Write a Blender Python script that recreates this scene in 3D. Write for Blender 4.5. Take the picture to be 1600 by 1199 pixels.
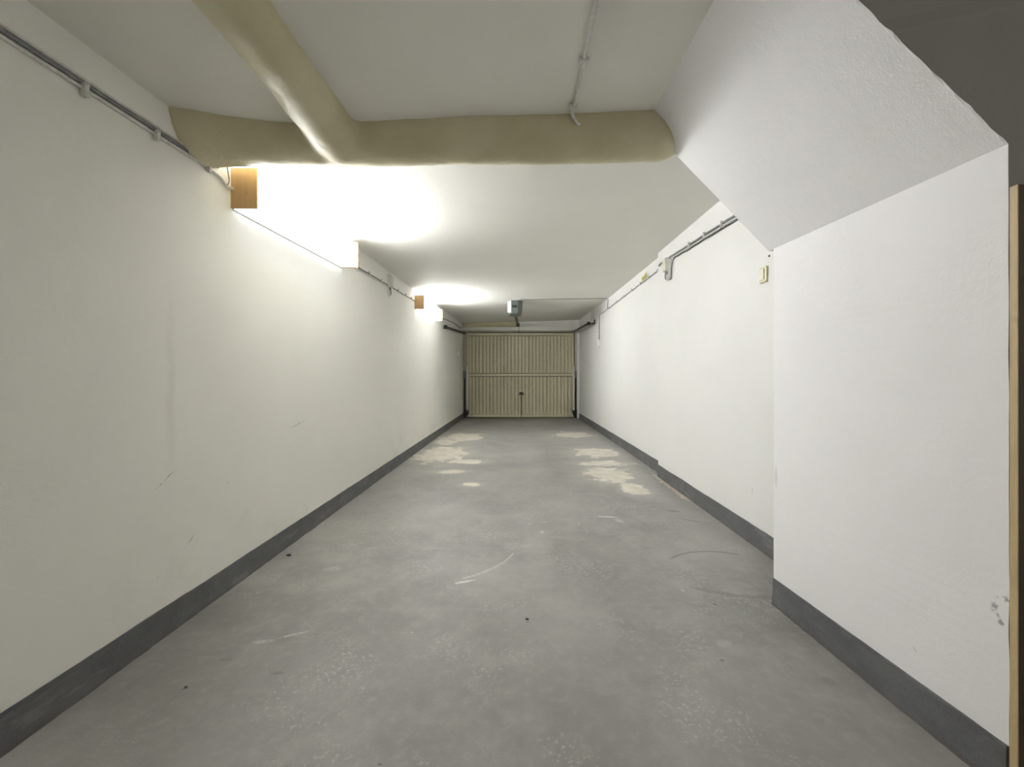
import bpy, bmesh, math, random
from mathutils import Vector, Matrix, noise
random.seed(4)
SC = bpy.context.scene
COL = SC.collection
for o in list(bpy.data.objects): bpy.data.objects.remove(o)

# ------------------------------------------------------------ camera, world, exposure
F = 650.0; CX, CY = 808.0, 586.0; EYE = 1.0       # focal length in px of a 1600 px frame, vanishing point, eye height
cam = bpy.data.objects.new('camera', bpy.data.cameras.new('camera')); COL.objects.link(cam)
cam.location = (0, 0, EYE); cam.rotation_euler = (math.pi/2, 0, 0)
cam.data.sensor_fit = 'HORIZONTAL'; cam.data.sensor_width = 36
cam.data.lens = 36*F/1600
cam.data.shift_x = -(CX-800)/1600; cam.data.shift_y = (CY-599.5)/1600
cam.data.clip_start = 0.02
SC.camera = cam
w = bpy.data.worlds.new('world'); SC.world = w; w.use_nodes = True
w.node_tree.nodes['Background'].inputs[0].default_value = (1.0, 0.95, 0.88, 1)
w.node_tree.nodes['Background'].inputs[1].default_value = WORLD = 0.15
SC.view_settings.view_transform = 'Standard'; SC.view_settings.look = 'None'
SC.view_settings.gamma = 1; SC.view_settings.use_curve_mapping = False
SC.view_settings.exposure = 1.62
LAMP_A, LAMP_B = 15.0, 19.0
LAMP_COL = (0.96, 0.98, 1.0)

# ------------------------------------------------------------ helpers
def tag(o, label=None, cat=None, group=None, kind=None):
    for k, v in (('label', label), ('category', cat), ('group', group), ('kind', kind)):
        if v: o[k] = v
    return o
def empty(name, loc, label, cat, group=None, kind=None):
    o = bpy.data.objects.new(name, None); o.empty_display_size = .05
    COL.objects.link(o); o.location = loc
    return tag(o, label, cat, group, kind)
def link(name, bm, m, parent=None, smooth=False, label=None, cat=None, group=None, kind=None, recalc=True):
    if recalc: bmesh.ops.recalc_face_normals(bm, faces=bm.faces)
    me = bpy.data.meshes.new(name); bm.to_mesh(me); bm.free()
    if parent is not None:      # geometry is given in world space
        p = parent; off = Vector((0, 0, 0))
        while p is not None: off += p.location; p = p.parent
        me.transform(Matrix.Translation(-off))
    if smooth:
        for f in me.polygons: f.use_smooth = True
    o = bpy.data.objects.new(name, me); COL.objects.link(o)
    if m: me.materials.append(m)
    if parent is not None: o.parent = parent
    return tag(o, label, cat, group, kind)
def box(bm, a, b, bev=0):
    a = Vector(a); b = Vector(b)
    r = bmesh.ops.create_cube(bm, size=1)
    vs = r['verts']
    for v in vs:
        v.co = Vector(((a.x+b.x)/2+v.co.x*(b.x-a.x), (a.y+b.y)/2+v.co.y*(b.y-a.y), (a.z+b.z)/2+v.co.z*(b.z-a.z)))
    if bev:
        es = list({e for v in vs for e in v.link_edges})
        bmesh.ops.bevel(bm, geom=es, offset=bev, segments=2, affect='EDGES', profile=.5)
def prism(bm, pts, d0, d1, axis='y'):
    """extrude a polygon; pts are (x,z) for axis y, (x,y) for z, (y,z) for x"""
    def P(p, d): return {'y': (p[0], d, p[1]), 'z': (p[0], p[1], d), 'x': (d, p[0], p[1])}[axis]
    A = [bm.verts.new(P(p, d0)) for p in pts]; B = [bm.verts.new(P(p, d1)) for p in pts]
    bm.faces.new(A); bm.faces.new(B[::-1])
    n = len(pts)
    for i in range(n): bm.faces.new((A[i], B[i], B[(i+1) % n], A[(i+1) % n]))
def hexa(bm, c):
    """eight corners: four of the bottom, four of the top"""
    v = [bm.verts.new(p) for p in c]
    for f in ((3,2,1,0), (4,5,6,7), (0,1,5,4), (1,2,6,5), (2,3,7,6), (3,0,4,7)): bm.faces.new([v[i] for i in f])
def catmull(P, n=6):
    P = [Vector(p) for p in P]
    if len(P) < 3: return P
    out = []
    Q = [P[0]*2-P[1]] + P + [P[-1]*2-P[-2]]
    for i in range(1, len(Q)-2):
        a, b, c, d = Q[i-1:i+3]
        for k in range(n):
            t = k/n
            out.append(.5*((2*b)+(c-a)*t+(2*a-5*b+4*c-d)*t*t+(3*b-a-3*c+d)*t**3))
    out.append(P[-1]); return out
def tube(bm, P, r, seg=8, curve=True, n=6):
    P = catmull(P, n) if curve else [Vector(p) for p in P]
    t = (P[1]-P[0]).normalized()
    u = t.orthogonal().normalized()
    rings = []
    for i, p in enumerate(P):
        a = P[max(i-1, 0)]; b = P[min(i+1, len(P)-1)]
        t = (b-a).normalized(); u = (u-t*u.dot(t)).normalized(); v = t.cross(u)
        rr = r(i/(len(P)-1)) if callable(r) else r
        rings.append([bm.verts.new(p+u*rr*math.cos(2*math.pi*k/seg)+v*rr*math.sin(2*math.pi*k/seg)) for k in range(seg)])
    for i in range(len(rings)-1):
        for k in range(seg):
            bm.faces.new((rings[i][k], rings[i][(k+1) % seg], rings[i+1][(k+1) % seg], rings[i+1][k]))
    bm.faces.new(rings[0][::-1]); bm.faces.new(rings[-1])
BM = bmesh.new
def nz(x, y, z=0, s=1): return noise.noise(Vector((x*s, y*s, z*s)))

# ------------------------------------------------------------ materials
class NT:
    def __init__(s, name, rough=.6, metal=0, spec=.5):
        s.m = bpy.data.materials.new(name); s.m.use_nodes = True
        s.t = s.m.node_tree; s.b = s.t.nodes['Principled BSDF']
        s.b.inputs['Roughness'].default_value = rough; s.b.inputs['Metallic'].default_value = metal
        s.b.inputs['Specular IOR Level'].default_value = spec
        g = s.t.nodes.new('ShaderNodeNewGeometry'); s.pos = g.outputs['Position']
    def n(s, t, **k):
        x = s.t.nodes.new(t)
        for a, b in k.items(): setattr(x, a, b)
        return x
    def put(s, sock, v):
        if isinstance(v, bpy.types.NodeSocket): s.t.links.new(v, sock)
        elif isinstance(v, (tuple, list)) and len(v) == 3 and sock.type == 'RGBA': sock.default_value = (*v, 1)
        else: sock.default_value = v
    def math(s, op, a, b=0.0, c=None, clamp=False):
        x = s.n('ShaderNodeMath', operation=op, use_clamp=clamp)
        s.put(x.inputs[0], a); s.put(x.inputs[1], b)
        if c is not None: s.put(x.inputs[2], c)
        return x.outputs[0]
    def noise(s, scale, detail=4, rough=.55, vec=None, stretch=None):
        v = vec or s.pos
        if stretch:
            mp = s.n('ShaderNodeMapping'); s.put(mp.inputs[0], v); mp.inputs['Scale'].default_value = stretch; v = mp.outputs[0]
        x = s.n('ShaderNodeTexNoise'); s.put(x.inputs['Vector'], v)
        x.inputs['Scale'].default_value = scale; x.inputs['Detail'].default_value = detail; x.inputs['Roughness'].default_value = rough
        return x.outputs['Fac']
    def ramp(s, v, lo, hi, a=0.0, b=1.0):
        x = s.n('ShaderNodeMapRange', interpolation_type='SMOOTHSTEP'); s.put(x.inputs[0], v)
        for i, q in zip((1, 2, 3, 4), (lo, hi, a, b)): x.inputs[i].default_value = q
        return x.outputs[0]
    def mix(s, f, a, b):
        x = s.n('ShaderNodeMix', data_type='RGBA'); s.put(x.inputs[0], f); s.put(x.inputs[6], a); s.put(x.inputs[7], b)
        return x.outputs[2]
    def xyz(s):
        x = s.n('ShaderNodeSeparateXYZ'); s.put(x.inputs[0], s.pos); return x.outputs
    def color(s, v): s.put(s.b.inputs['Base Color'], v)
    def bump(s, h, strength=.3, dist=.004):
        x = s.n('ShaderNodeBump'); x.inputs['Strength'].default_value = strength; x.inputs['Distance'].default_value = dist
        s.put(x.inputs['Height'], h); s.put(s.b.inputs['Normal'], x.outputs[0])
    def ell(s, a, b, ca, cb, ra, rb, rot=0):
        """0 at the middle, 1 on the rim of an ellipse in the plane of coordinates a, b"""
        da = s.math('SUBTRACT', a, ca); db = s.math('SUBTRACT', b, cb)
        c, n = math.cos(rot), math.sin(rot)
        u = s.math('ADD', s.math('MULTIPLY', da, c/ra), s.math('MULTIPLY', db, n/ra))
        v = s.math('ADD', s.math('MULTIPLY', da, -n/rb), s.math('MULTIPLY', db, c/rb))
        return s.math('SQRT', s.math('ADD', s.math('MULTIPLY', u, u), s.math('MULTIPLY', v, v)))
    def arc(s, a, b, ca, cb, R, wd, a0, a1):
        """band of half width wd along a circle, between the angles a0 and a1"""
        da = s.math('SUBTRACT', a, ca); db = s.math('SUBTRACT', b, cb)
        r = s.math('SQRT', s.math('ADD', s.math('MULTIPLY', da, da), s.math('MULTIPLY', db, db)))
        d = s.math('ABSOLUTE', s.math('SUBTRACT', r, R))
        ang = s.math('ARCTAN2', db, da)
        mid, half = (a0+a1)/2, (a1-a0)/2
        k = s.ramp(s.math('ABSOLUTE', s.math('SUBTRACT', ang, mid)), half*.8, half, 1, 0)
        return s.math('MULTIPLY', s.ramp(d, wd*.4, wd, 1, 0), k)
    def maxi(s, L):
        r = L[0]
        for q in L[1:]: r = s.math('MAXIMUM', r, q)
        return r
def simple(name, col, rough=.5, metal=0, var=.12, scale=30, bump=.1):
    t = NT(name, rough, metal)
    n = t.noise(scale)
    t.color(t.mix(t.ramp(n, .3, .7), tuple(c*(1-var) for c in col), tuple(min(1, c*(1+var)) for c in col)))
    if bump: t.bump(n, bump, .002)
    return t.m
def plaster(name, col, marks=None, bumps=.2, rough=.75):
    t = NT(name, rough, 0, .3)
    big = t.noise(1.1, 3); mid = t.noise(7, 4); fine = t.noise(160, 3)
    c = t.mix(t.ramp(big, .3, .7), tuple(x*.965 for x in col), col)
    c = t.mix(t.math('MULTIPLY', t.ramp(mid, .5, .8), .25), c, tuple(x*.93 for x in col))
    if marks: c = marks(t, c)
    t.color(c)
    h = t.math('ADD', t.math('MULTIPLY', fine, .25), t.math('ADD', t.math('MULTIPLY', t.noise(28, 4), .6), t.math('MULTIPLY', t.noise(5, 2), 1.4)))
    t.bump(h, bumps, .006)
    return t.m

def marks_left(t, c):
    x, y, z = t.xyz()
    wob = t.math('MULTIPLY', t.math('SUBTRACT', t.noise(6), .5), .05)
    yy = t.math('ADD', y, wob)
    st = t.ramp(t.ell(yy, z, 1.62, .95, .035, .52), .0, 1.0, .16, 0)
    c = t.mix(st, c, (.55, .51, .42))
    sc = t.maxi([t.ramp(t.ell(yy, z, a, b, ra, rb, r), .5, 1, 1, 0) for a, b, ra, rb, r in
                 ((1.93, .505, .003, .022, .5), (1.565, .24, .003, .012, -1.1), (1.60, .60, .07, .0025, .55), (5.2, .52, .006, .03, -.4),
                  (2.55, .70, .12, .003, .15), (1.72, .32, .05, .002, .6))])
    br = t.ramp(t.noise(60), .4, .6)
    c = t.mix(t.math('MULTIPLY', sc, t.math('MULTIPLY', br, .75)), c, (.22, .20, .16))
    # dirty touch-up patches low on the wall
    lo = t.math('MULTIPLY', t.ramp(z, .12, .5, 1, 0), t.ramp(t.noise(3.5, 5), .5, .75))
    return t.mix(t.math('MULTIPLY', lo, .22), c, (.55, .52, .44))
def marks_right(t, c):
    x, y, z = t.xyz()
    br = t.ramp(t.noise(70), .42, .6)
    ring = t.math('MULTIPLY', t.arc(y, z, .985, .43, .034, .009, -1.9, 1.9), br)
    sm = t.maxi([ring] + [t.math('MULTIPLY', t.ramp(t.ell(y, z, a, b, ra, rb, r), .3, 1, 1, 0), k) for a, b, ra, rb, r, k in
                 ((1.80, .56, .012, .06, 0, .30), (1.82, .92, .006, .03, 0, .3), (2.46, .315, .0035, .022, .1, .8), (1.21, .20, .012, .003, .8, .5),
                  (3.75, .22, .006, .006, 0, .6), (3.1, .45, .006, .004, 0, .5))])
    c = t.mix(t.math('MULTIPLY', sm, .75), c, (.25, .24, .23))
    return c

M = {}
M['wall_left'] = plaster('cream_plaster', (.925, .91, .855), marks_left)
M['wall_right'] = plaster('white_plaster', (.82, .812, .785), marks_right)
M['pier'] = plaster('pinkish_white_plaster', (.935, .92, .915), marks_right)
M['soffit'] = plaster('soffit_plaster', (.92, .908, .90), None, .3)
M['front'] = plaster('shaded_front_plaster', (.38, .375, .355), None, .4)  # white plaster darkened to grey for the unlit front face
M['ceiling'] = plaster('ceiling_paint', (.88, .865, .80), None, .12)
M['pipe'] = None

def floor_mat():
    t = NT('worn_grey_floor_paint', .5, 0, .4)
    x, y, z = t.xyz()
    big = t.noise(.9, 5, .6); mid = t.noise(3.2, 6, .62); fine = t.noise(24, 6, .65); grit = t.noise(150, 3)
    c = t.mix(t.ramp(big, .3, .7), (.235, .23, .215), (.355, .35, .325))
    c = t.mix(t.math('MULTIPLY', t.ramp(mid, .42, .68), .5), c, (.44, .43, .40))
    c = t.mix(t.math('MULTIPLY', t.ramp(fine, .45, .8), .3), c, (.50, .49, .455))
    c = t.mix(t.math('MULTIPLY', t.ramp(t.noise(1.9, 5, .6, stretch=(1, .6, 1)), .55, .75), .35), c, (.225, .22, .205))
    # wear flecks
    fl = t.math('MULTIPLY', t.ramp(t.noise(62, 5, .75), .53, .62), t.ramp(t.noise(2.6, 4), .50, .64))
    c = t.mix(t.math('MULTIPLY', fl, .6), c, (.60, .59, .56))
    dk = t.math('MULTIPLY', t.ramp(t.noise(42, 4, .7), .66, .74), t.ramp(t.noise(3.3, 3), .5, .6))
    c = t.mix(t.math('MULTIPLY', dk, .6), c, (.10, .095, .085))
    # soft worn cloud around the bare patches, then the bare beige patches
    dist = t.math('MULTIPLY', t.math('SUBTRACT', t.noise(5.5, 7, .68), .5), 2.3)
    P = [(-.86, 6.7, .36, .50), (-.97, 5.25, .36, .55), (-.58, 4.80, .26, .12), (-.68, 4.30, .15, .08), (-.42, 3.80, .09, .07),
         (.93, 6.95, .36, .36), (1.02, 5.35, .33, .35), (.98, 4.70, .30, .16), (.92, 4.18, .26, .36), (1.02, 3.66, .12, .22), (-1.05, 6.2, .2, .3)]
    D = None
    for cx, cy, rx, ry in P:
        e = t.ell(x, y, cx, cy, rx, ry); D = e if D is None else t.math('MINIMUM', D, e)
    Dn = t.math('ADD', D, dist)
    patch = t.ramp(Dn, .70, .98, 1, 0)
    halo = t.ramp(t.math('ADD', D, t.math('MULTIPLY', dist, .5)), .6, 2.0, .55, 0)
    c = t.mix(halo, c, (.50, .48, .43))
    beige = t.mix(t.ramp(t.noise(9, 5), .35, .65), (.70, .65, .54), (.84, .80, .71))
    c = t.mix(t.math('MULTIPLY', patch, .75), c, beige)
    # bare chipped edge beside the right wall
    e1 = t.math('ADD', t.ell(x, y, 1.37, 3.75, .045, .62), t.math('MULTIPLY', dist, 1.0))
    c = t.mix(t.ramp(e1, .6, .85, .85, 0), c, (.60, .54, .45))
    # white scuffs
    wb = t.math('MULTIPLY', t.math('SUBTRACT', t.noise(16, 5), .5), .03)
    xs = t.math('ADD', x, wb); ys = t.math('ADD', y, wb)
    br = t.ramp(t.noise(90, 4, .7, stretch=(1, 1, 1)), .36, .52)
    sc = [t.math('MULTIPLY', t.arc(x, y, -.5197, 2.5107, .5307, .0055, -1.12, -.30), .7),
          t.math('MULTIPLY', t.arc(x, y, -.5197, 2.5107, .543, .003, -1.12, -.42), .5),
          t.ramp(t.ell(xs, ys, -.25, 2.012, .062, .014, .30), .5, 1, 1, 0),
          t.ramp(t.ell(xs, ys, -.275, 2.00, .03, .010, .30), .5, 1, 1, 0)]
    for px, py, ra, rb, r, k in ((-.42, 3.80, .05, .02, .2, .9), (.63, 2.93, .10, .018, -.15, .8), (.70, 2.85, .03, .06, .4, .4), (.085, 2.79, .022, .008, 0, .8),
                              (.19, 2.83, .02, .01, 0, .7), (.16, 2.65, .012, .03, 0, .8), (.42, 2.80, .012, .01, 0, .7), (-.86, 1.60, .075, .010, .45, .5),
                              (-.95, 1.56, .05, .012, .1, .35), (.77, 1.93, .016, .008, 0, .6), (-.41, 1.613, .008, .006, 0, .7), (-.045, 1.63, .008, .006, 0, .5),
                              (-.95, 2.14, .07, .03, 0, .25), (.77, 1.55, .04, .03, .4, .2)):
        sc.append(t.math('MULTIPLY', t.ramp(t.ell(xs, ys, px, py, ra, rb, r), .4, 1, 1, 0), k))
    scm = t.math('MULTIPLY', t.maxi(sc), br)
    c = t.mix(t.math('MULTIPLY', scm, .8), c, (.78, .77, .74))
    # dark tyre arcs and smudges on the right, and small stains
    ar = [t.math('MULTIPLY', t.arc(x, y, 1.07, 2.02, .335, .012, .95, 2.4), .55),
          t.math('MULTIPLY', t.arc(x, y, 1.12, 2.42, .55, .022, -2.2, -1.3), .35)]
    for px, py, ra, rb, r, k in ((1.15, 3.05, .07, .03, -.3, .5), (1.20, 2.85, .10, .02, -.5, .45), (.86, 1.81, .022, .006, -.4, .9), (.04, 1.68, .010, .006, 0, .9),
                              (-1.02, 1.46, .03, .012, 0, .35), (-.80, 1.395, .025, .010, 0, .4), (-.35, 1.07, .008, .006, 0, .9), (-1.06, 1.325, .01, .01, 0, .8),
                              (.72, 1.46, .012, .008, 0, .6), (-.22, 2.28, .02, .008, .5, .4), (.70, 3.1, .02, .01, 0, .6), (1.02, 1.36, .03, .03, 0, .25)):
        ar.append(t.math('MULTIPLY', t.ramp(t.ell(xs, ys, px, py, ra, rb, r), .3, 1, 1, 0), k))
    c = t.mix(t.math('MULTIPLY', t.maxi(ar), .75), c, (.085, .08, .07))
    t.color(c)
    t.put(t.b.inputs['Roughness'], t.ramp(mid, .3, .7, .42, .62))
    h = t.math('ADD', t.math('MULTIPLY', grit, .25), t.math('ADD', t.math('MULTIPLY', fine, .6), t.math('MULTIPLY', mid, 1.5)))
    h = t.math('SUBTRACT', h, t.math('MULTIPLY', patch, .25))
    t.bump(h, .35, .006)
    return t.m
M['floor'] = floor_mat()

def base_mat():
    t = NT('charcoal_skirting_paint', .55, 0, .4)
    n = t.noise(12, 6, .65, stretch=(1, .5, 1)); s = t.noise(4, 6, .7, stretch=(1, .8, 3))
    c = t.mix(t.ramp(n, .3, .7), (.115, .115, .117), (.155, .155, .156))
    c = t.mix(t.math('MULTIPLY', t.ramp(s, .55, .68), .5), c, (.27, .27, .265))
    x, y, z = t.xyz()
    c = t.mix(t.math('MULTIPLY', t.ramp(t.math('ADD', z, t.math('MULTIPLY', n, .03)), .018, .034, 1, 0), .5), c, (.13, .105, .09))
    t.color(c); t.bump(t.math('ADD', n, t.noise(60)), .5, .004)
    return t.m
M['base'] = base_mat()

def pipe_mat():
    t = NT('olive_gloss_paint', .58, 0, .45)
    n = t.noise(3, 5)
    t.color(t.mix(t.ramp(n, .3, .7), (.58, .53, .345), (.69, .64, .445)))
    h = t.math('ADD', t.noise(9, 4, .6, stretch=(1, 1, 3)), t.math('MULTIPLY', t.noise(40, 4), .25))
    t.bump(h, .45, .012)
    return t.m
M['pipe'] = pipe_mat()
def wood_mat(name, a, b, rough=.5):
    t = NT(name, rough)
    wv = t.n('ShaderNodeTexNoise'); mp = t.n('ShaderNodeMapping'); t.put(mp.inputs[0], t.pos)
    mp.inputs['Scale'].default_value = (14, 14, 2.5); t.put(wv.inputs['Vector'], mp.outputs[0])
    wv.inputs['Scale'].default_value = 1.6; wv.inputs['Detail'].default_value = 3; wv.inputs['Distortion'].default_value = 2.2
    rings = t.math('PINGPONG', t.math('MULTIPLY', wv.outputs['Fac'], 8), 1)
    c = t.mix(t.math('MULTIPLY', rings, .35), a, b)
    kn = t.ramp(t.noise(9, 2), .68, .78)
    c = t.mix(t.math('MULTIPLY', kn, .5), c, tuple(x*.45 for x in b))
    t.color(c); t.bump(rings, .1, .001)
    return t.m
M['ply'] = wood_mat('plywood', (.62, .40, .19), (.50, .30, .12))
M['pine'] = wood_mat('pine_board', (.56, .43, .23), (.42, .30, .14))
def door_mat():
    t = NT('olive_beige_door_paint', .45, 0, .4)
    x, y, z = t.xyz()
    n = t.noise(2.2, 5, stretch=(1, 1, .5)); f = t.noise(40, 4)
    c = t.mix(t.ramp(n, .3, .7), (.64, .595, .41), (.72, .675, .475))
    low = t.math('MULTIPLY', t.ramp(z, .03, .22, 1, 0), t.ramp(t.noise(14, 5), .42, .6))
    c = t.mix(t.math('MULTIPLY', low, .35), c, (.74, .71, .57))
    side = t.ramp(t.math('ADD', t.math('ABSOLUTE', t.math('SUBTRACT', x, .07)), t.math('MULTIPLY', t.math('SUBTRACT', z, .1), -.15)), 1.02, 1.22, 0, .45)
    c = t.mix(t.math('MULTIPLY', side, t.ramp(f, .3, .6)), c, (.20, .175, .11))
    t.color(c); t.bump(f, .1, .002)
    return t.m
M['door'] = door_mat()
M['steel'] = simple('galvanised_steel', (.50, .50, .47), .45, .25, .15)
M['dark'] = simple('black_greasy_metal', (.022, .021, .019), .45, .3)
M['rust'] = simple('dirty_brown_steel', (.15, .14, .105), .6, .2, .2)
M['frame'] = simple('pale_frame_paint', (.52, .49, .39), .5, 0, .1)
M['opener'] = simple('grey_green_plastic', (.115, .13, .12), .4, 0, .05, 20, 0)
M['opener_light'] = simple('pale_lamp_cover', (.40, .42, .40), .35, 0, .04, 20, 0)
M['cable_white'] = simple('painted_white_cable', (.70, .685, .64), .5, 0, .12, 60)
M['cable_grey'] = simple('grey_cable', (.23, .235, .24), .45, 0, .2, 40)
M['cable_black'] = simple('dirty_black_cable', (.05, .05, .048), .5, 0, .3, 40)
M['plastic'] = simple('cream_plastic', (.70, .665, .54), .35, 0, .05, 30, 0)
M['gold'] = simple('gold_beige_plastic', (.55, .50, .34), .3, .15, .08, 30, 0)
M['white_plastic'] = simple('white_plastic', (.78, .77, .72), .35, 0, .05, 30, 0)
M['yellow'] = simple('yellow_tape', (.75, .68, .16), .5, 0, .1)
M['stone'] = simple('dark_grit', (.05, .045, .04), .8, 0, .3, 200)
def glow(name, strength):
    t = NT(name, .4)
    t.color((.9, .9, .9)); t.put(t.b.inputs['Emission Color'], LAMP_COL); t.b.inputs['Emission Strength'].default_value = strength
    return t.m

# ------------------------------------------------------------ room shell
def XL(y): return -1.37+.013*y                      # left wall leans inwards a little with depth
CS = [(-3.0, 2.03, 2.14), (1.1, 2.035, 2.14), (1.85, 2.04, 2.15), (2.9, 2.05, 2.198), (4.1, 2.055, 2.203), (5.3, 2.07, 2.206),
      (6.6, 2.118, 2.21), (8.9, 2.157, 2.255), (10.2, 2.165, 2.275)]
def ZC(x, y):
    for a, b in zip(CS, CS[1:]):
        if y <= b[0] or b is CS[-1]:
            t = min(1, max(0, (y-a[0])/(b[0]-a[0])))
            l = a[1]+(b[1]-a[1])*t; r = a[2]+(b[2]-a[2])*t
            u = (x+1.36)/2.78
            u = min(1.02, max(-.05, u))
            return l+(r-l)*u
DOORY = 9.6
NEAR0, NEAR1 = .99, 1.815                            # the near pier of the right wall
def XR(y):
    if y < NEAR1: return 1.169-.05*(y-NEAR0)/(NEAR1-NEAR0)
    return 1.39 if y < 4.1 else 1.447-.003*(y-4.1)

def grid_sheet(bm, us, vs, fn):
    G = [[bm.verts.new(fn(u, v)) for v in vs] for u in us]
    for i in range(len(us)-1):
        for j in range(len(vs)-1): bm.faces.new((G[i][j], G[i+1][j], G[i+1][j+1], G[i][j+1]))
    return G
def lin(a, b, n): return [a+(b-a)*i/n for i in range(n+1)]

# floor: slab
b = BM(); box(b, (-1.75, -3, -.12), (3.2, 10.4, 0)); link('floor', b, M['floor'], label='worn grey painted concrete floor with beige bare patches', cat='floor', kind='structure')
# ceiling slab
b = BM()
xs = [-1.75, -1.36, -.7, 0, .7, 1.42, 3.2]; ys = [q[0] for q in CS]
T = [[b.verts.new((x, y, ZC(x, y))) for y in ys] for x in xs]
U = [[b.verts.new((x, y, 2.45)) for y in ys] for x in xs]
for i in range(len(xs)-1):
    for j in range(len(ys)-1):
        b.faces.new((T[i][j], T[i][j+1], T[i+1][j+1], T[i+1][j])); b.faces.new((U[i][j], U[i+1][j], U[i+1][j+1], U[i][j+1]))
for j in range(len(ys)-1):
    b.faces.new((T[0][j], U[0][j], U[0][j+1], T[0][j+1])); b.faces.new((T[-1][j], T[-1][j+1], U[-1][j+1], U[-1][j]))
for i in range(len(xs)-1):
    b.faces.new((T[i][0], T[i+1][0], U[i+1][0], U[i][0])); b.faces.new((T[i][-1], U[i][-1], U[i+1][-1], T[i+1][-1]))
link('ceiling', b, M['ceiling'], label='low painted ceiling running the length of the garage', cat='ceiling', kind='structure')
# left wall
b = BM(); hexa(b, [(-1.75, -3, 0), (XL(-3), -3, 0), (XL(10.3), 10.3, 0), (-1.75, 10.3, 0), (-1.75, -3, 2.3), (XL(-3), -3, 2.3), (XL(10.3), 10.3, 2.3), (-1.75, 10.3, 2.3)])
link('wall_left', b, M['wall_left'], label='long cream plastered left wall with two boxed lamps', cat='wall', kind='structure')
# right wall: near pier, middle run and the run set back behind it, one stepped mass
b = BM()
prism(b, [(1.75, NEAR1), (1.75, 10.3), (XR(10.3), 10.3), (XR(4.1), 4.1), (1.39, 4.1), (1.39, NEAR1)], 0, 2.32, 'z')
link('wall_right', b, M['wall_right'], label='long white right wall with a small step near the middle', cat='wall', kind='structure')
b = BM()
prism(b, [(XR(NEAR0), NEAR0), (3.2, NEAR0), (3.2, NEAR1), (XR(NEAR1-.0001), NEAR1)], 0, 1.55, 'z')
bmesh.ops.subdivide_edges(b, edges=[e for e in b.edges if abs(e.verts[0].co.z-e.verts[1].co.z) > 1], cuts=60)
for v in b.verts:
    if abs(v.co.x-XR(NEAR0)) < .02 and abs(v.co.y-NEAR0) < .01 and .01 < v.co.z < 1.54:
        v.co.x += .003*nz(v.co.z, 0, 3, 9)+.010*(1-v.co.z/1.55)*.3
pier = link('wall_right', b, M['pier'], label='white pier of the right wall nearest the viewer', cat='wall', kind='structure')
# sloping stair soffit above the pier: a 45 degree mass with a worn front edge
b = BM()
N = 48
lowA = [(.532+(1.169-.532)*i/N, 2.16-(2.16-1.55)*i/N) for i in range(N+1)]
lowB = [(.532+(1.119-.532)*i/N, 2.16-(2.16-1.55)*i/N) for i in range(N+1)]
steps = 10
rows = []
for k in range(steps+1):
    t = (0, .006, .02, .06, .15, .3, .45, .6, .75, .9, 1)[k]; row = []
    for i in range(N+1):
        x = lowA[i][0]*(1-t)+lowB[i][0]*t; z = lowA[i][1]; y = NEAR0+(1.85-NEAR0)*t
        if k == 0:
            j = .0025*nz(i*.31, 1)+.003*nz(i*.9, 4); x += j; z += j+.002*abs(nz(i*.7, 8)); y += .004*nz(i*.5, 2)
        row.append(b.verts.new((x, y, z)))
    rows.append(row)
for k in range(steps):
    for i in range(N): b.faces.new((rows[k][i], rows[k][i+1], rows[k+1][i+1], rows[k+1][i]))
def capface(row, y):
    c = [b.verts.new((3.2, y, 1.55)), b.verts.new((3.2, y, 2.33)), b.verts.new((.532, y, 2.33))]
    b.faces.new(row + c); return c
c0 = capface(rows[0], NEAR0); c1 = capface(rows[-1], 1.85)
b.faces.new((rows[0][-1], c0[0], c1[0], rows[-1][-1])); b.faces.new((c0[0], c0[1], c1[1], c1[0]))
b.faces.new((c0[1], c0[2], c1[2], c1[1])); b.faces.new((c0[2], rows[0][0], rows[-1][0], c1[2]))
soff = link('ceiling', b, M['soffit'], label='sloping white underside of the stairs above the near pier', cat='ceiling', kind='structure')
for o in (pier, soff):      # the face turned to the viewer gets its shade as a grey colour
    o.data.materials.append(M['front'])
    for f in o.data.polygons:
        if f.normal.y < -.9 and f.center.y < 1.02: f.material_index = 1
# wall behind the garage door with its lintel: side jambs and head
b = BM(); box(b, (-1.75, 9.93, 0), (1.75, 10.2, 2.3)); link('wall_back', b, M['wall_left'], label='wall line outside the garage door', cat='wall', kind='structure')
b = BM()
def lint(x): return ZC(x, DOORY)
hexa(b, [(XL(DOORY), 9.56, 2.03), (XR(DOORY), 9.56, 2.03), (XR(DOORY), 9.93, 2.03), (XL(DOORY), 9.93, 2.03),
         (XL(DOORY), 9.56, 2.3), (XR(DOORY), 9.56, 2.3), (XR(DOORY), 9.93, 2.3), (XL(DOORY), 9.93, 2.3)])
link('trim_1', b, M['wall_left'], label='plastered lintel above the garage door', cat='lintel', kind='structure')
b = BM(); box(b, (1.375, 9.55, 0), (XR(DOORY), 9.93, 2.03)); link('trim_2', b, M['wall_right'], label='narrow white jamb at the right of the garage door', cat='jamb', kind='structure')

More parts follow.
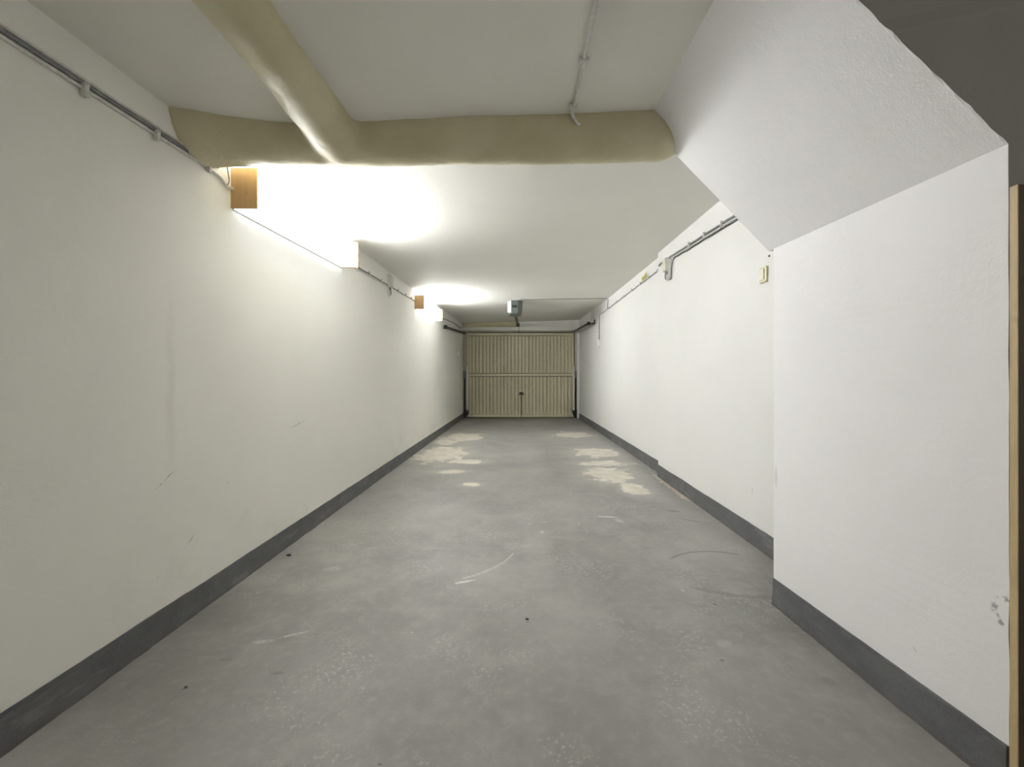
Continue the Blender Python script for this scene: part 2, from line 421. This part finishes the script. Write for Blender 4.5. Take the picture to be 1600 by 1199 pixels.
# skirting bands, uneven along both edges
def band(name, ys, xf, h, th, label, side, seed):
    b = BM(); rows = []
    s = 1 if side == 'l' else -1
    for y in ys:
        x = xf(y); hh = h(y)+.0035*nz(y, seed, 0, 3)+.0015*nz(y, seed, 0, 17)
        tb = th+.006*abs(nz(y, seed+3, 0, 5))+.003*nz(y, seed, 2, 23)
        rows.append([b.verts.new(p) for p in ((x-s*.01, y, 0), (x+s*tb, y, 0), (x+s*(th*.9), y, .02), (x+s*th*.5, y, hh*.55), (x+s*th*.45, y, hh-.002), (x-s*.01, y, hh))])
    for i in range(len(rows)-1):
        for k in range(6): b.faces.new((rows[i][k], rows[i+1][k], rows[i+1][(k+1) % 6], rows[i][(k+1) % 6]))
    b.faces.new(rows[0]); b.faces.new(rows[-1][::-1])
    return link(name, b, M['base'], label=label, cat='skirting', kind='structure')
band('baseboard_left', lin(-2.9, 9.55, 500), XL, lambda y: .112+.003*max(0, y-3)/3, .009, 'dark grey skirting band along the left wall', 'l', 1)
band('baseboard_right', lin(4.1, 9.55, 220), XR, lambda y: .122, .008, 'dark grey skirting band on the far right wall', 'r', 2)
band('baseboard_right', lin(NEAR1, 4.1, 130), lambda y: 1.39, lambda y: .118, .008, 'dark grey skirting band on the middle right wall', 'r', 3)
band('baseboard_right', lin(NEAR0+.0005, NEAR1-.001, 60), XR, lambda y: .116, .010, 'dark grey skirting band on the near white pier', 'r', 4)

# ------------------------------------------------------------ painted pipe with a branch, blended at the joint
b = BM()
def ringpath(P, seg=28):
    prev = None
    for (c, r, ax) in P:
        c = Vector(c)
        ring = []
        for k in range(seg):
            a = 2*math.pi*k/seg
            off = Vector((0, math.cos(a), math.sin(a))) if ax == 'x' else Vector((math.cos(a), 0, math.sin(a)))
            ring.append(b.verts.new(c+off*r))
        if prev:
            for k in range(seg): b.faces.new((prev[k], prev[(k+1) % seg], ring[(k+1) % seg], ring[k]))
        else: b.faces.new(ring[::-1])
        prev = ring
    b.faces.new(prev)
main = [((-1.36, 1.76, 2.045), .158, 'x'), ((-1.28, 1.775, 2.05), .146, 'x'), ((-1.18, 1.81, 2.055), .135, 'x'), ((-1.0, 1.855, 2.062), .125, 'x')]
main += [((x, 1.868+.004*math.sin(x*7), 2.068+.012*(x+.9)), .121, 'x') for x in lin(-.85, .62, 12)]
for q in lin(0, 1, 6)[1:]:
    main.append(((.62+.15*q, 1.87, 2.088), .121*math.sqrt(max(.02, 1-q*q*.97)), 'x'))
ringpath(main)
br = [((-.795, y, 2.062), .098 if y < 1.45 else .098+.02*(y-1.45)/.4, 'y') for y in lin(-1.5, 1.86, 24)]
ringpath(br)
po = link('ceiling_pipe', b, M['pipe'], label='thick olive-painted pipe crossing under the ceiling with a branch towards the viewer', cat='pipe')
md = po.modifiers.new('r', 'REMESH'); md.mode = 'VOXEL'; md.voxel_size = .012; md.use_smooth_shade = True
md = po.modifiers.new('s', 'SMOOTH'); md.factor = .5; md.iterations = 22
tx = bpy.data.textures.new('dents', 'CLOUDS'); tx.noise_scale = .12
md = po.modifiers.new('d', 'DISPLACE'); md.texture = tx; md.strength = .009; md.texture_coords = 'LOCAL'
# pipe above the garage door
b = BM()
P = [((XL(9.4)-.02, 9.46, 2.175), .088, 'x')] + [((x, 9.46, 2.18), .088, 'x') for x in lin(-1.1, -.12, 6)] + [((-.05+.06*q, 9.46, 2.182), .088*math.sqrt(max(.03, 1-q*q)), 'x') for q in lin(.2, 1, 5)]
ringpath(P)
link('ceiling_pipe', b, M['pipe'], smooth=True, label='short olive pipe high above the left half of the garage door', cat='pipe')

# ------------------------------------------------------------ boxed fluorescent lamps
def lamp(y0, y1, z0, z1, dz, strength, label):
    """plywood end boards with a lit white cover between them"""
    root = empty('wall_lamp', (XL(y0), y0, z0), label, 'lamp', 'boxed lamps on the left wall')
    dp = .123
    def board(y, zz, lab):
        b = BM(); x = XL(y)
        box(b, (x-.002, y, z0+zz), (x+dp, y+.012, z1+zz), .0015)
        return link('end_board', b, M['ply'], root)
    board(y0, 0, ''); board(y1-.012, dz, '')
    # back rail on the wall
    b = BM(); x0 = XL(y0); x1 = XL(y1)
    hexa(b, [(x0-.002, y0+.012, z0+.02), (x0+.02, y0+.012, z0+.02), (x1+.02, y1-.012, z0+.02+dz), (x1-.002, y1-.012, z0+.02+dz),
             (x0-.002, y0+.012, z1-.02), (x0+.02, y0+.012, z1-.02), (x1+.02, y1-.012, z1-.02+dz), (x1-.002, y1-.012, z1-.02+dz)])
    link('back_rail', b, M['white_plastic'], root)
    # cover with rounded front edges
    b = BM(); R = .018
    prof = [(.02, z0+.014)]
    for (cx, cz, a0) in ((dp-.020-R, z0+.014+R, -90), (dp-.020-R, z1-.018-R, 0)):
        for k in range(6):
            a = math.radians(a0+90*k/5); prof.append((cx+R*math.cos(a), cz+R*math.sin(a)))
    prof.append((.02, z1-.018))
    A = [b.verts.new((x0+p[0], y0+.0125, p[1])) for p in prof]; B = [b.verts.new((x1+p[0], y1-.0125, p[1]+dz)) for p in prof]
    n = len(prof); b.faces.new(A); b.faces.new(B[::-1])
    for i in range(n): b.faces.new((A[i], B[i], B[(i+1) % n], A[(i+1) % n]))
    link('lamp_cover', b, glow('lit_cover', strength), root)
    b = BM(); zb = z0+.004
    hexa(b, [(x0-.001, y0+.0125, zb), (x0+dp-.012, y0+.0125, zb), (x1+dp-.012, y1-.0125, zb+dz), (x1-.001, y1-.0125, zb+dz),
             (x0-.001, y0+.0125, zb+.005), (x0+dp-.012, y0+.0125, zb+.005), (x1+dp-.012, y1-.0125, zb+.005+dz), (x1-.001, y1-.0125, zb+.005+dz)])
    link('bottom_panel', b, glow('lit_bottom_panel', strength*.055), root)
    b = BM(); zt = z1-.012
    hexa(b, [(x0-.001, y0+.0125, zt), (x0+dp-.016, y0+.0125, zt), (x1+dp-.016, y1-.0125, zt+dz), (x1-.001, y1-.0125, zt+dz),
             (x0-.001, y0+.0125, zt+.004), (x0+dp-.016, y0+.0125, zt+.004), (x1+dp-.016, y1-.0125, zt+.004+dz), (x1-.001, y1-.0125, zt+.004+dz)])
    link('top_panel', b, glow('lit_top_panel', strength*.5), root)
    b = BM()  # grey strip drawn for the shadow line between lamp and wall
    hexa(b, [(x0-.001, y0+.0125, z0-.004), (x0+.005, y0+.0125, z0-.004), (x1+.005, y1-.0125, z0-.004+dz), (x1-.001, y1-.0125, z0-.004+dz),
             (x0-.001, y0+.0125, z0+.002), (x0+.005, y0+.0125, z0+.002), (x1+.005, y1-.0125, z0+.002+dz), (x1-.001, y1-.0125, z0+.002+dz)])
    link('shadow_gap_strip', b, M['steel'], root, label='thin grey strip standing in for the shadow gap')
    return root
lamp(1.953, 3.16, 1.784, 1.974, .028, LAMP_A, 'large lit fluorescent lamp between plywood end boards, nearest on the left wall')
lamp(5.28, 6.47, 1.837, 2.015, 0.0, LAMP_B, 'smaller looking lit fluorescent lamp between plywood boards, farther along the left wall')

# ------------------------------------------------------------ cables
def wallpt(side, y, z, off=.006):
    return (XL(y)+off, y, z) if side == 'l' else (XR(y)-off, y, z)
def cable(P, r, mat, label, clips=(), side='l', cm=None, group=None, name='cable', curve=True, cat='cable'):
    b = BM(); tube(b, P, r, 8, curve)
    o = link(name, b, M[mat], smooth=True, label=label, cat=cat, group=group)
    for (p, s) in clips:
        q = BM(); x, y, z = p
        if side == 'c': box(q, (x-s, y-.008, z-.010), (x+s, y+.008, z+.004), .002)
        else:
            d = 1 if side == 'l' else -1
            box(q, (min(x-d*.008, x+d*.008), y-.007, z-s), (max(x-d*.008, x+d*.008), y+.007, z+s), .002)
            bmesh.ops.create_uvsphere(q, u_segments=8, v_segments=5, radius=.0035, matrix=Matrix.Translation((x+d*.009, y, z+s*.7)))
        c = link('cable_clip', q, M[cm or 'cable_white'], o)
    return o
def run(side, y0, y1, z0, z1, off, n=14, jit=.003, seed=0, ends=()):
    return [wallpt(side, y, z0+(z1-z0)*i/n+jit*nz(i*.7, seed), off) for i, y in enumerate(lin(y0, y1, n))] + list(ends)
# near left bundle
cl = [(wallpt('l', y, z, .014), .022) for y, z in ((1.29, 1.884), (1.545, 1.888), (1.80, 1.90))]
cable(run('l', .3, 1.80, 1.872, 1.899, .006, 18, .003, 1) + [wallpt('l', 1.87, 1.893, .008), wallpt('l', 1.915, 1.868, .01), wallpt('l', 1.95, 1.872, .012)], .006, 'cable_white', 'lowest white cable of the near left wall bundle, sagging to the large lamp', cl, 'l')
cable(run('l', .3, 1.78, 1.888, 1.914, .006, 18, .003, 5) + [wallpt('l', 1.86, 1.93, .008)], .0065, 'cable_grey', 'middle dark grey cable of the bundle on the near left wall')
cable(run('l', .3, 1.76, 1.903, 1.928, .006, 18, .003, 9) + [wallpt('l', 1.84, 1.945, .008)], .0045, 'cable_white', 'topmost thin pale cable of the near left wall bundle')
cable([wallpt('l', 1.90, 2.0, .015), wallpt('l', 1.915, 1.95, .012), wallpt('l', 1.925, 1.90, .012), wallpt('l', 1.91, 1.872, .016)], .003, 'cable_grey', 'thin grey wire dropping from the pipe beside the large lamp')
# between the lamps
cl = [(wallpt('l', y, z, .010), .016) for y, z in ((3.38, 1.893), (3.70, 1.905), (4.02, 1.913), (4.55, 1.922), (4.85, 1.93), (5.1, 1.938))]
cable(run('l', 3.165, 5.275, 1.886, 1.935, .006, 20, .006, 3), .0055, 'cable_grey', 'dark cable clipped along the left wall between the two lamps', cl, 'l')
cable(run('l', 3.165, 4.2, 1.865, 1.896, .006, 12, .006, 13), .005, 'cable_white', 'pale cable below the dark one between the two lamps')
# connector box with cable loops, between lamps
def junction(side, y, z0, z1, label, w=.045):
    root = empty('junction_box', wallpt(side, y, z0, 0), label, 'junction box')
    d = 1 if side == 'l' else -1
    x = XL(y) if side == 'l' else XR(y)
    b = BM(); zc = z0+(z1-z0)*.68; h = (z1-z0)*.27
    box(b, (min(x-d*.003, x+d*.035), y-w, zc-h), (max(x-d*.003, x+d*.035), y+w, zc+h), .006)
    link('box_body', b, M['white_plastic'], root)
    b = BM(); box(b, (min(x+d*.034, x+d*.041), y-w*.92, zc-h*.92), (max(x+d*.034, x+d*.041), y+w*.92, zc+h*.92), .002); link('box_lid', b, M['plastic'], root)
    for k, (dy, lo) in enumerate(((-.028, 0), (.012, .02))):
        b = BM()
        P = [(x+d*.012, y+dy-.012, zc-h*.9), (x+d*.014, y+dy-.016, z0+lo+.05), (x+d*.014, y+dy-.008, z0+lo+.008), (x+d*.014, y+dy+.010, z0+lo+.002), (x+d*.014, y+dy+.022, z0+lo+.03), (x+d*.012, y+dy+.018, zc-h*.9)]
        tube(b, P, .0055, 8); link('cable_loop', b, M['cable_white' if k == 0 else 'cable_grey'], root, smooth=True)
    b = BM(); box(b, (min(x+d*.001, x+d*.022), y-.014, zc-h-.03), (max(x+d*.001, x+d*.022), y+.006, zc-h+.004), .002); link('cable_gland', b, M['cable_grey'], root)
    return root
junction('l', 4.255, 1.80, 2.03, 'white junction box with hanging cable loops between the two left lamps')
# past the second lamp
cable(run('l', 6.5, 8.2, 1.93, 2.03, .008, 10, .006, 2) + [wallpt('l', 9.2, 2.03, .008)], .007, 'cable_black', 'dark cable sagging along the left wall above the door track')
# middle right bundle
cl = [(wallpt('r', y, z, .016), .024) for y, z in ((2.55, 1.995), (2.80, 2.012), (3.06, 2.026), (3.33, 2.04))]
cable(run('r', 1.9, 3.78, 1.975, 2.068, .007, 18, .004, 4), .0085, 'cable_grey', 'thick dark grey cable on the middle right wall above the white ones', cl, 'r')
cable(run('r', 1.9, 3.72, 1.955, 2.046, .007, 18, .005, 6) + [wallpt('r', 3.76, 1.98, .012), wallpt('r', 3.77, 1.88, .012)], .006, 'cable_white', 'white cable just under the thick grey one on the right wall')
cable(run('r', 1.9, 3.66, 1.942, 2.028, .007, 18, .006, 8) + [wallpt('r', 3.70, 1.98, .012), wallpt('r', 3.72, 1.87, .012), wallpt('r', 3.76, 1.862, .012)], .0045, 'cable_black', 'thin dark lowest cable of the middle right wall bundle')
junction('r', 3.83, 1.862, 2.085, 'white junction box with hanging cable loops high on the right wall')
# far right cable, drops to the socket
cl = [(wallpt('r', y, z, .010), .016) for y, z in ((4.25, 2.068), (4.55, 2.07), (4.85, 2.065), (5.2, 2.06), (5.6, 2.055), (6.0, 2.05), (6.5, 2.045), (6.95, 2.042))]
cable([wallpt('r', 3.88, 2.07, .01), wallpt('r', 4.05, 2.066, .01)] + run('r', 4.13, 7.18, 2.066, 2.04, .006, 24, .007, 7) + [wallpt('r', 7.23, 2.02, .006), wallpt('r', 7.24, 1.85, .006), wallpt('r', 7.25, 1.60, .006)], .0055, 'cable_grey',
      'long dark cable along the far right wall dropping to the socket', cl, 'r')
cable([wallpt('r', 7.30, 2.03, .006), wallpt('r', 7.33, 1.85, .006), wallpt('r', 7.30, 1.61, .006)], .006, 'cable_white', 'short white cable dropping to the socket on the far right wall')
b = BM()
for s, a in ((1, .12), (-1, .38)):
    box(b, (XR(4.7)-.022, 4.60, 2.088), (XR(4.7)-.014, 4.76, 2.108))
    v = b.verts[-8:]
    bmesh.ops.rotate(b, verts=list(b.verts)[-8:], cent=(XR(4.7)-.015, 4.69, 2.094), matrix=Matrix.Rotation(s*a, 3, 'X'))
link('tape_tag', b, M['yellow'], label='small yellow tape tag stuck to the far right wall cable', cat='tape')
# ceiling cable
def cp(x, y, off=.006): return (x, y, ZC(x, y)-off)
cable([cp(.232+.003*nz(y, 3, 0, 4), y) for y in lin(0.2, 1.66, 14)] + [cp(.225, 1.70, .012), (.228, 1.728, 2.085), (.245, 1.745, 2.065), (.27, 1.765, 2.055)], .007, 'cable_white',
      'white cable clipped to the near ceiling and ending at the olive pipe', [(cp(.232, 1.44, .006), .018), (cp(.228, 1.69, .008), .016)], 'c')
cable([cp(.05, 6.38, .004)] + [cp(x, 6.40+.11*x, .004) for x in lin(.2, 1.40, 8)] + [(XR(6.55)-.006, 6.55, ZC(1.43, 6.55)-.02), (XR(6.6)-.006, 6.6, 2.05)], .0035, 'cable_black', 'thin dark wire across the ceiling from the door opener to the right wall', curve=False)

# ------------------------------------------------------------ switches and sockets
def face_plate(name, side, y, z, w, h, d, mat, label, cat, inner=True):
    x = XL(y) if side == 'l' else XR(y); s = 1 if side == 'l' else -1
    root = empty(name, (x, y, z), label, cat)
    b = BM(); box(b, (min(x-s*.003, x+s*d), y-w/2, z-h/2), (max(x-s*.003, x+s*d), y+w/2, z+h/2), .006); link('housing', b, M[mat], root)
    b = BM(); box(b, (min(x+s*(d-.001), x+s*(d+.007)), y-w*.3, z-h*.34), (max(x+s*(d-.001), x+s*(d+.007)), y+w*.3, z+h*.34), .003); link('rocker' if 'switch' in name else 'socket_face', b, M['plastic'], root)
    return root
face_plate('light_switch', 'r', 2.335, 1.562, .068, .09, .014, 'gold', 'gold-beige light switch high on the right wall just behind the white pier', 'switch')
face_plate('wall_socket', 'r', 7.27, 1.55, .20, .115, .05, 'white_plastic', 'white surface socket at the end of the cable on the far right wall', 'socket')
face_plate('wall_socket', 'l', 8.86, 1.455, .12, .10, .03, 'white_plastic', 'small white socket on the left wall beside the garage door', 'socket')
b = BM()
for z in (1.665, 1.72): bmesh.ops.create_uvsphere(b, u_segments=8, v_segments=6, radius=.006, matrix=Matrix.Translation((XR(2.31)-.002, 2.29, z)))
# two screw heads above the switch
vs = list(b.verts); b.free()
for z, lab in ((1.655, 'lower small dark screw head above the light switch'), (1.71, 'upper small dark screw head above the light switch')):
    b = BM(); bmesh.ops.create_uvsphere(b, u_segments=10, v_segments=6, radius=.006, matrix=Matrix.Translation((XR(2.30)-.002, 2.29, z)))
    link('screw', b, M['rust'], label=lab, cat='screw')

# ------------------------------------------------------------ garage door
DX0, DX1 = -1.165, 1.315; DT = 1.975; DY = 9.66
root = empty('door_1', (.07, DY, 0), 'olive beige ribbed up-and-over garage door at the far end', 'garage door', kind='structure')
def ribs(z0, z1, name):
    b = BM(); n = 29; x0, x1 = DX0+.045, DX1-.045; p = (x1-x0)/n
    prof = []
    for i in range(n):
        x = x0+i*p
        prof += [(x, 0), (x+p*.38, 0), (x+p*.46, -.013), (x+p*.85, -.013), (x+p*.87, .02), (x+p*.985, .02)]
    prof.append((x1, 0))
    A = [b.verts.new((x, DY+.02+d, z0)) for x, d in prof]; B = [b.verts.new((x, DY+.02+d, z1)) for x, d in prof]
    for i in range(len(prof)-1): b.faces.new((A[i], A[i+1], B[i+1], B[i]))
    C = [b.verts.new((x0, DY+.05, z0)), b.verts.new((x1, DY+.05, z0)), b.verts.new((x1, DY+.05, z1)), b.verts.new((x0, DY+.05, z1))]
    b.faces.new(C); b.faces.new([*A, C[1], C[0]]); b.faces.new([*B[::-1], C[3], C[2]]); b.faces.new((A[0], B[0], C[3], C[0])); b.faces.new((A[-1], C[1], C[2], B[-1]))
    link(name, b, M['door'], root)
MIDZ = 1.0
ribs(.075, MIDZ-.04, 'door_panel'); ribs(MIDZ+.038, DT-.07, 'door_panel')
b = BM(); box(b, (DX0+.01, DY+.04, .03), (DX1-.01, DY+.055, DT-.01)); link('backing_sheet', b, M['rust'], root)
for z0, z1, nm in ((.015, .08, 'bottom_rail'), (MIDZ-.028, MIDZ+.026, 'middle_rail'), (DT-.06, DT, 'top_rail')):
    b = BM(); box(b, (DX0, DY-.020, z0), (DX1, DY+.05, z1), .012); link(nm, b, M['door'], root)
for x in (DX0, DX1-.05):
    b = BM(); box(b, (x, DY-.010, .015), (x+.05, DY+.05, DT), .005); link('side_rail', b, M['door'], root)
# lock: handle plate, knob, rod down to the floor
b = BM(); prism(b, [(.035, .535), (.165, .535), (.13, .60), (.055, .60)], DY-.03, DY+.012, 'y'); bmesh.ops.bevel(b, geom=list(b.edges), offset=.003, segments=1, affect='EDGES')
h = link('door_handle', b, M['rust'], root, label='dull metal lock handle')
b = BM(); tube(b, [(.08, DY-.03, .57), (.08, DY-.055, .57), (.10, DY-.06, .57), (.135, DY-.06, .57)], .009, 8); link('handle_grip', b, M['dark'], h, smooth=True)
b = BM(); tube(b, [(.097, DY-.014, .54), (.097, DY-.014, .02)], .009, 8, False); link('lock_rod', b, M['rust'], root, smooth=True)
# frame posts and head
for x0, x1 in ((XL(DOORY)+.001, -1.175), (1.325, 1.373)):
    b = BM(); box(b, (x0+.012, DY-.03, 0), (x1, DY+.07, 2.0), .003); link('frame_post', b, M['frame'], root)
b = BM(); box(b, (XL(DOORY)+.005, DY-.06, 1.995), (1.42, DY+.07, 2.035), .004); link('frame_head', b, M['frame'], root)
# lifting arms, spring and brackets on both sides
for s, xa, xo in ((1, -1.150, -1.205), (-1, 1.305, 1.355)):
    b = BM(); box(b, (xa-.015, DY-.090, .13), (xa+.015, DY-.065, 1.20), .002); link('lift_arm', b, M['white_plastic'], root, label='pale steel arm')
    b = BM()
    P = []
    for k in range(0, 26*10):
        a = 2*math.pi*k/10; P.append((xo+.017*math.cos(a), DY-.06+.017*math.sin(a), .20+.72*k/260))
    tube(b, P, .0042, 5, False); tube(b, [(xo, DY-.06, .15), (xo, DY-.06, .96)], .011, 8, False)
    link('spring', b, M['dark'], root, smooth=True, label='dark coil spring')
    b = BM(); box(b, (xo-.032, DY-.085, .93), (xo+.030, DY-.03, 1.09), .004)
    for z in (.965, 1.05): bmesh.ops.create_uvsphere(b, u_segments=10, v_segments=6, radius=.010, matrix=Matrix.Translation((xo, DY-.088, z)))
    link('pivot_bracket', b, M['cable_grey'], root, label='dull grey pivot bracket')
    b = BM(); prism(b, [(xo-.02, .01), (xo+.022, .01), (xa+s*.03, .10), (xa+s*.03, .19), (xo-.02, .19)] if s > 0 else [(xo+.02, .01), (xo-.022, .01), (xa+s*.03, .10), (xa+s*.03, .19), (xo+.02, .19)], DY-.09, DY-.03, 'y')
    bmesh.ops.create_cone(b, segments=14, radius1=.025, radius2=.025, depth=.02, cap_ends=True, matrix=Matrix.Translation((xa+s*.005, DY-.10, .13)) @ Matrix.Rotation(math.pi/2, 4, 'X'))
    link('foot_bracket', b, M['dark'], root)
# tracks
def track(p0, p1, label, side):
    root = empty('door_track', p1, label, 'door track', 'door tracks')
    p0 = Vector(p0); p1 = Vector(p1)
    b = BM()
    def bar(bm, o, hw, hh):
        c = []
        for z in (-hh, hh):
            for p in (p0, p1):
                pass
        q = [(p0.x+o[0]-hw, p0.y, p0.z+o[1]-hh), (p0.x+o[0]+hw, p0.y, p0.z+o[1]-hh), (p1.x+o[0]+hw, p1.y, p1.z+o[1]-hh), (p1.x+o[0]-hw, p1.y, p1.z+o[1]-hh),
             (p0.x+o[0]-hw, p0.y, p0.z+o[1]+hh), (p0.x+o[0]+hw, p0.y, p0.z+o[1]+hh), (p1.x+o[0]+hw, p1.y, p1.z+o[1]+hh), (p1.x+o[0]-hw, p1.y, p1.z+o[1]+hh)]
        hexa(bm, q)
    bar(b, (0, 0), .018, .016); link('track_channel', b, M['dark'], root)
    b = BM(); bar(b, (side*.024, -.026), .020, .006); bar(b, (side*.042, 0), .003, .03); link('track_flange', b, M['frame'], root, label='pale lower flange')
    b = BM(); box(b, (p0.x-.025, p0.y-.015, p0.z-.03), (p0.x+.025, p0.y+.015, p0.z+.035), .004); link('end_stop', b, M['dark'], root)
    return root
track((-1.225, 7.12, 1.818), (-1.20, 9.58, 1.958), 'black door track hanging along the left wall', -1)
rt = track((1.33, 7.75, 1.952), (1.315, 9.58, 2.00), 'black door track on the right wall with hanger strap', 1)
for x, y in ((1.352, 7.55), (1.40, 7.66)):
    b = BM(); box(b, (x-.007, y-.006, 1.93), (x+.007, y+.006, ZC(1.38, 7.6)+.003)); link('hanger_strap', b, M['frame'], rt)
b = BM(); box(b, (1.345, 7.52, 1.925), (1.41, 7.70, 1.942)); box(b, (1.395, 7.52, 1.925), (1.41, 7.56, 2.0)); box(b, (1.35, 7.68, 1.925), (1.36, 7.76, 1.97)); link('hanger_bracket', b, M['dark'], rt)

# ------------------------------------------------------------ door opener on the ceiling
oy = 6.42; zc = ZC(-.02, oy)
root = empty('door_opener', (-.03, oy, zc), 'grey-green electric door opener hanging from the ceiling before the garage door', 'door opener')
def opener_prof(s): return [(-.045*s, 0), (.045*s, 0)]
b = BM()
# faceted body, seen from its short side: wide chamfered cheeks, narrower below
top = [(-.115, .06), (-.06, 0), (.045, 0), (.115, .05), (.115, .36), (-.115, .36)]
def ring(z, k): return [b.verts.new((-.03+x*k, oy+.03+y*(.9+.1*k), z)) for x, y in top]
R = [ring(zc+.002, 1.0), ring(zc-.10, .99), ring(zc-.175, .90), ring(zc-.205, .78)]
for r0, r1 in zip(R, R[1:]):
    for i in range(6): b.faces.new((r0[i], r0[(i+1) % 6], r1[(i+1) % 6], r1[i]))
b.faces.new(R[0]); b.faces.new(R[-1][::-1])
link('opener_housing', b, M['opener'], root)
b = BM(); prism(b, [(-.149, oy+.085), (-.094, oy+.024), (-.088, oy+.030), (-.088, oy+.36), (-.149, oy+.36)], zc-.185, zc-.012, 'z'); link('lamp_cover', b, M['opener_light'], root, label='pale lamp cover on the left cheek')
b = BM(); box(b, (-.075, oy+.020, zc-.112), (-.005, oy+.034, zc-.078), .003); link('vent_slot', b, M['dark'], root, label='dark recessed slot')
b = BM(); box(b, (-.08, oy+.018, zc-.135), (.0, oy+.034, zc-.118), .002); link('front_lip', b, M['opener'], root)
b = BM()
hexa(b, [(-.045, oy+.3, zc-.215), (-.003, oy+.3, zc-.215), (.037, 9.36, 2.115), (-.005, 9.36, 2.115), (-.045, oy+.3, zc-.175), (-.003, oy+.3, zc-.175), (.037, 9.36, 2.155), (-.005, 9.36, 2.155)])
link('drive_rail', b, M['rust'], root)
b = BM(); tube(b, [(.0, oy+.4, zc-.21), (.032, 9.3, 2.11)], .008, 6, False); link('drive_chain', b, M['dark'], root)
b = BM(); box(b, (-.02, 9.24, 2.085), (.055, 9.38, 2.155), .006); link('carriage', b, M['dark'], root)
b = BM(); tube(b, [(.035, 9.30, 2.09), (.038, 9.302, 2.03), (.036, 9.30, 1.965)], .0035, 6); c = link('pull_cord', b, M['dark'], root, smooth=True)
b = BM(); bmesh.ops.create_uvsphere(b, u_segments=10, v_segments=8, radius=.014, matrix=Matrix.Translation((.036, 9.30, 1.958))); link('cord_knob', b, M['dark'], c, smooth=True)

# ------------------------------------------------------------ wooden board against the pier's end
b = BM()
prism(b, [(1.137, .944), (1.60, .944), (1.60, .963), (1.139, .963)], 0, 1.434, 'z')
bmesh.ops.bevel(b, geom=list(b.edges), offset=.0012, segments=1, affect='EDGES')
bo = link('wooden_board', b, M['pine'], label='tall board with pale pine edge and shade painted on its front at the right end of the white pier', cat='board')
bo.data.materials.append(simple('shaded_board_front', (.075, .055, .03), .5, 0, .2, 12))
for f in bo.data.polygons:  # front face coloured dark in place of missing light
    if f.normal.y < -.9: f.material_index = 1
# grit on the floor
for x, y, r, lab in ((-1.262, 2.30, .010, 'small dark bit of grit on the floor beside the left skirting'), (.04, 1.70, .006, 'tiny dark bit of grit on the middle of the near floor'),
                     (-1.06, 1.33, .004, 'dark bit of grit on the floor at lower left')):
    b = BM(); bmesh.ops.create_icosphere(b, subdivisions=2, radius=r)
    for v in b.verts: v.co *= 1+.35*nz(v.co.x, v.co.y, v.co.z, 120); v.co.z = max(v.co.z*.6, -r*.3)+r*.3; v.co.x *= 1.3
    bmesh.ops.translate(b, verts=b.verts, vec=(x, y, .0))
    link('grit', b, M['stone'], label=lab, cat='grit', group='bits of grit on the floor')
# chips of broken plaster along the foot of the right wall
chips = []
for i in range(14):
    y = 3.15+1.3*i/13+random.uniform(-.03, .03); r = random.uniform(.006, .014)
    b = BM(); bmesh.ops.create_icosphere(b, subdivisions=1, radius=r)
    for v in b.verts: v.co *= 1+.4*nz(v.co.x+i, v.co.y, v.co.z, 90); v.co.z = max(v.co.z*.5, -r*.2)+r*.2
    xw = 1.37 if y < 4.1 else 1.425
    bmesh.ops.translate(b, verts=b.verts, vec=(xw-random.uniform(.0, .04), y, 0))
    link('plaster_chip', b, M['cable_white'], label='tiny pale plaster chip on the floor at the foot of the right wall', cat='plaster chip', group='plaster chips below the right skirting')
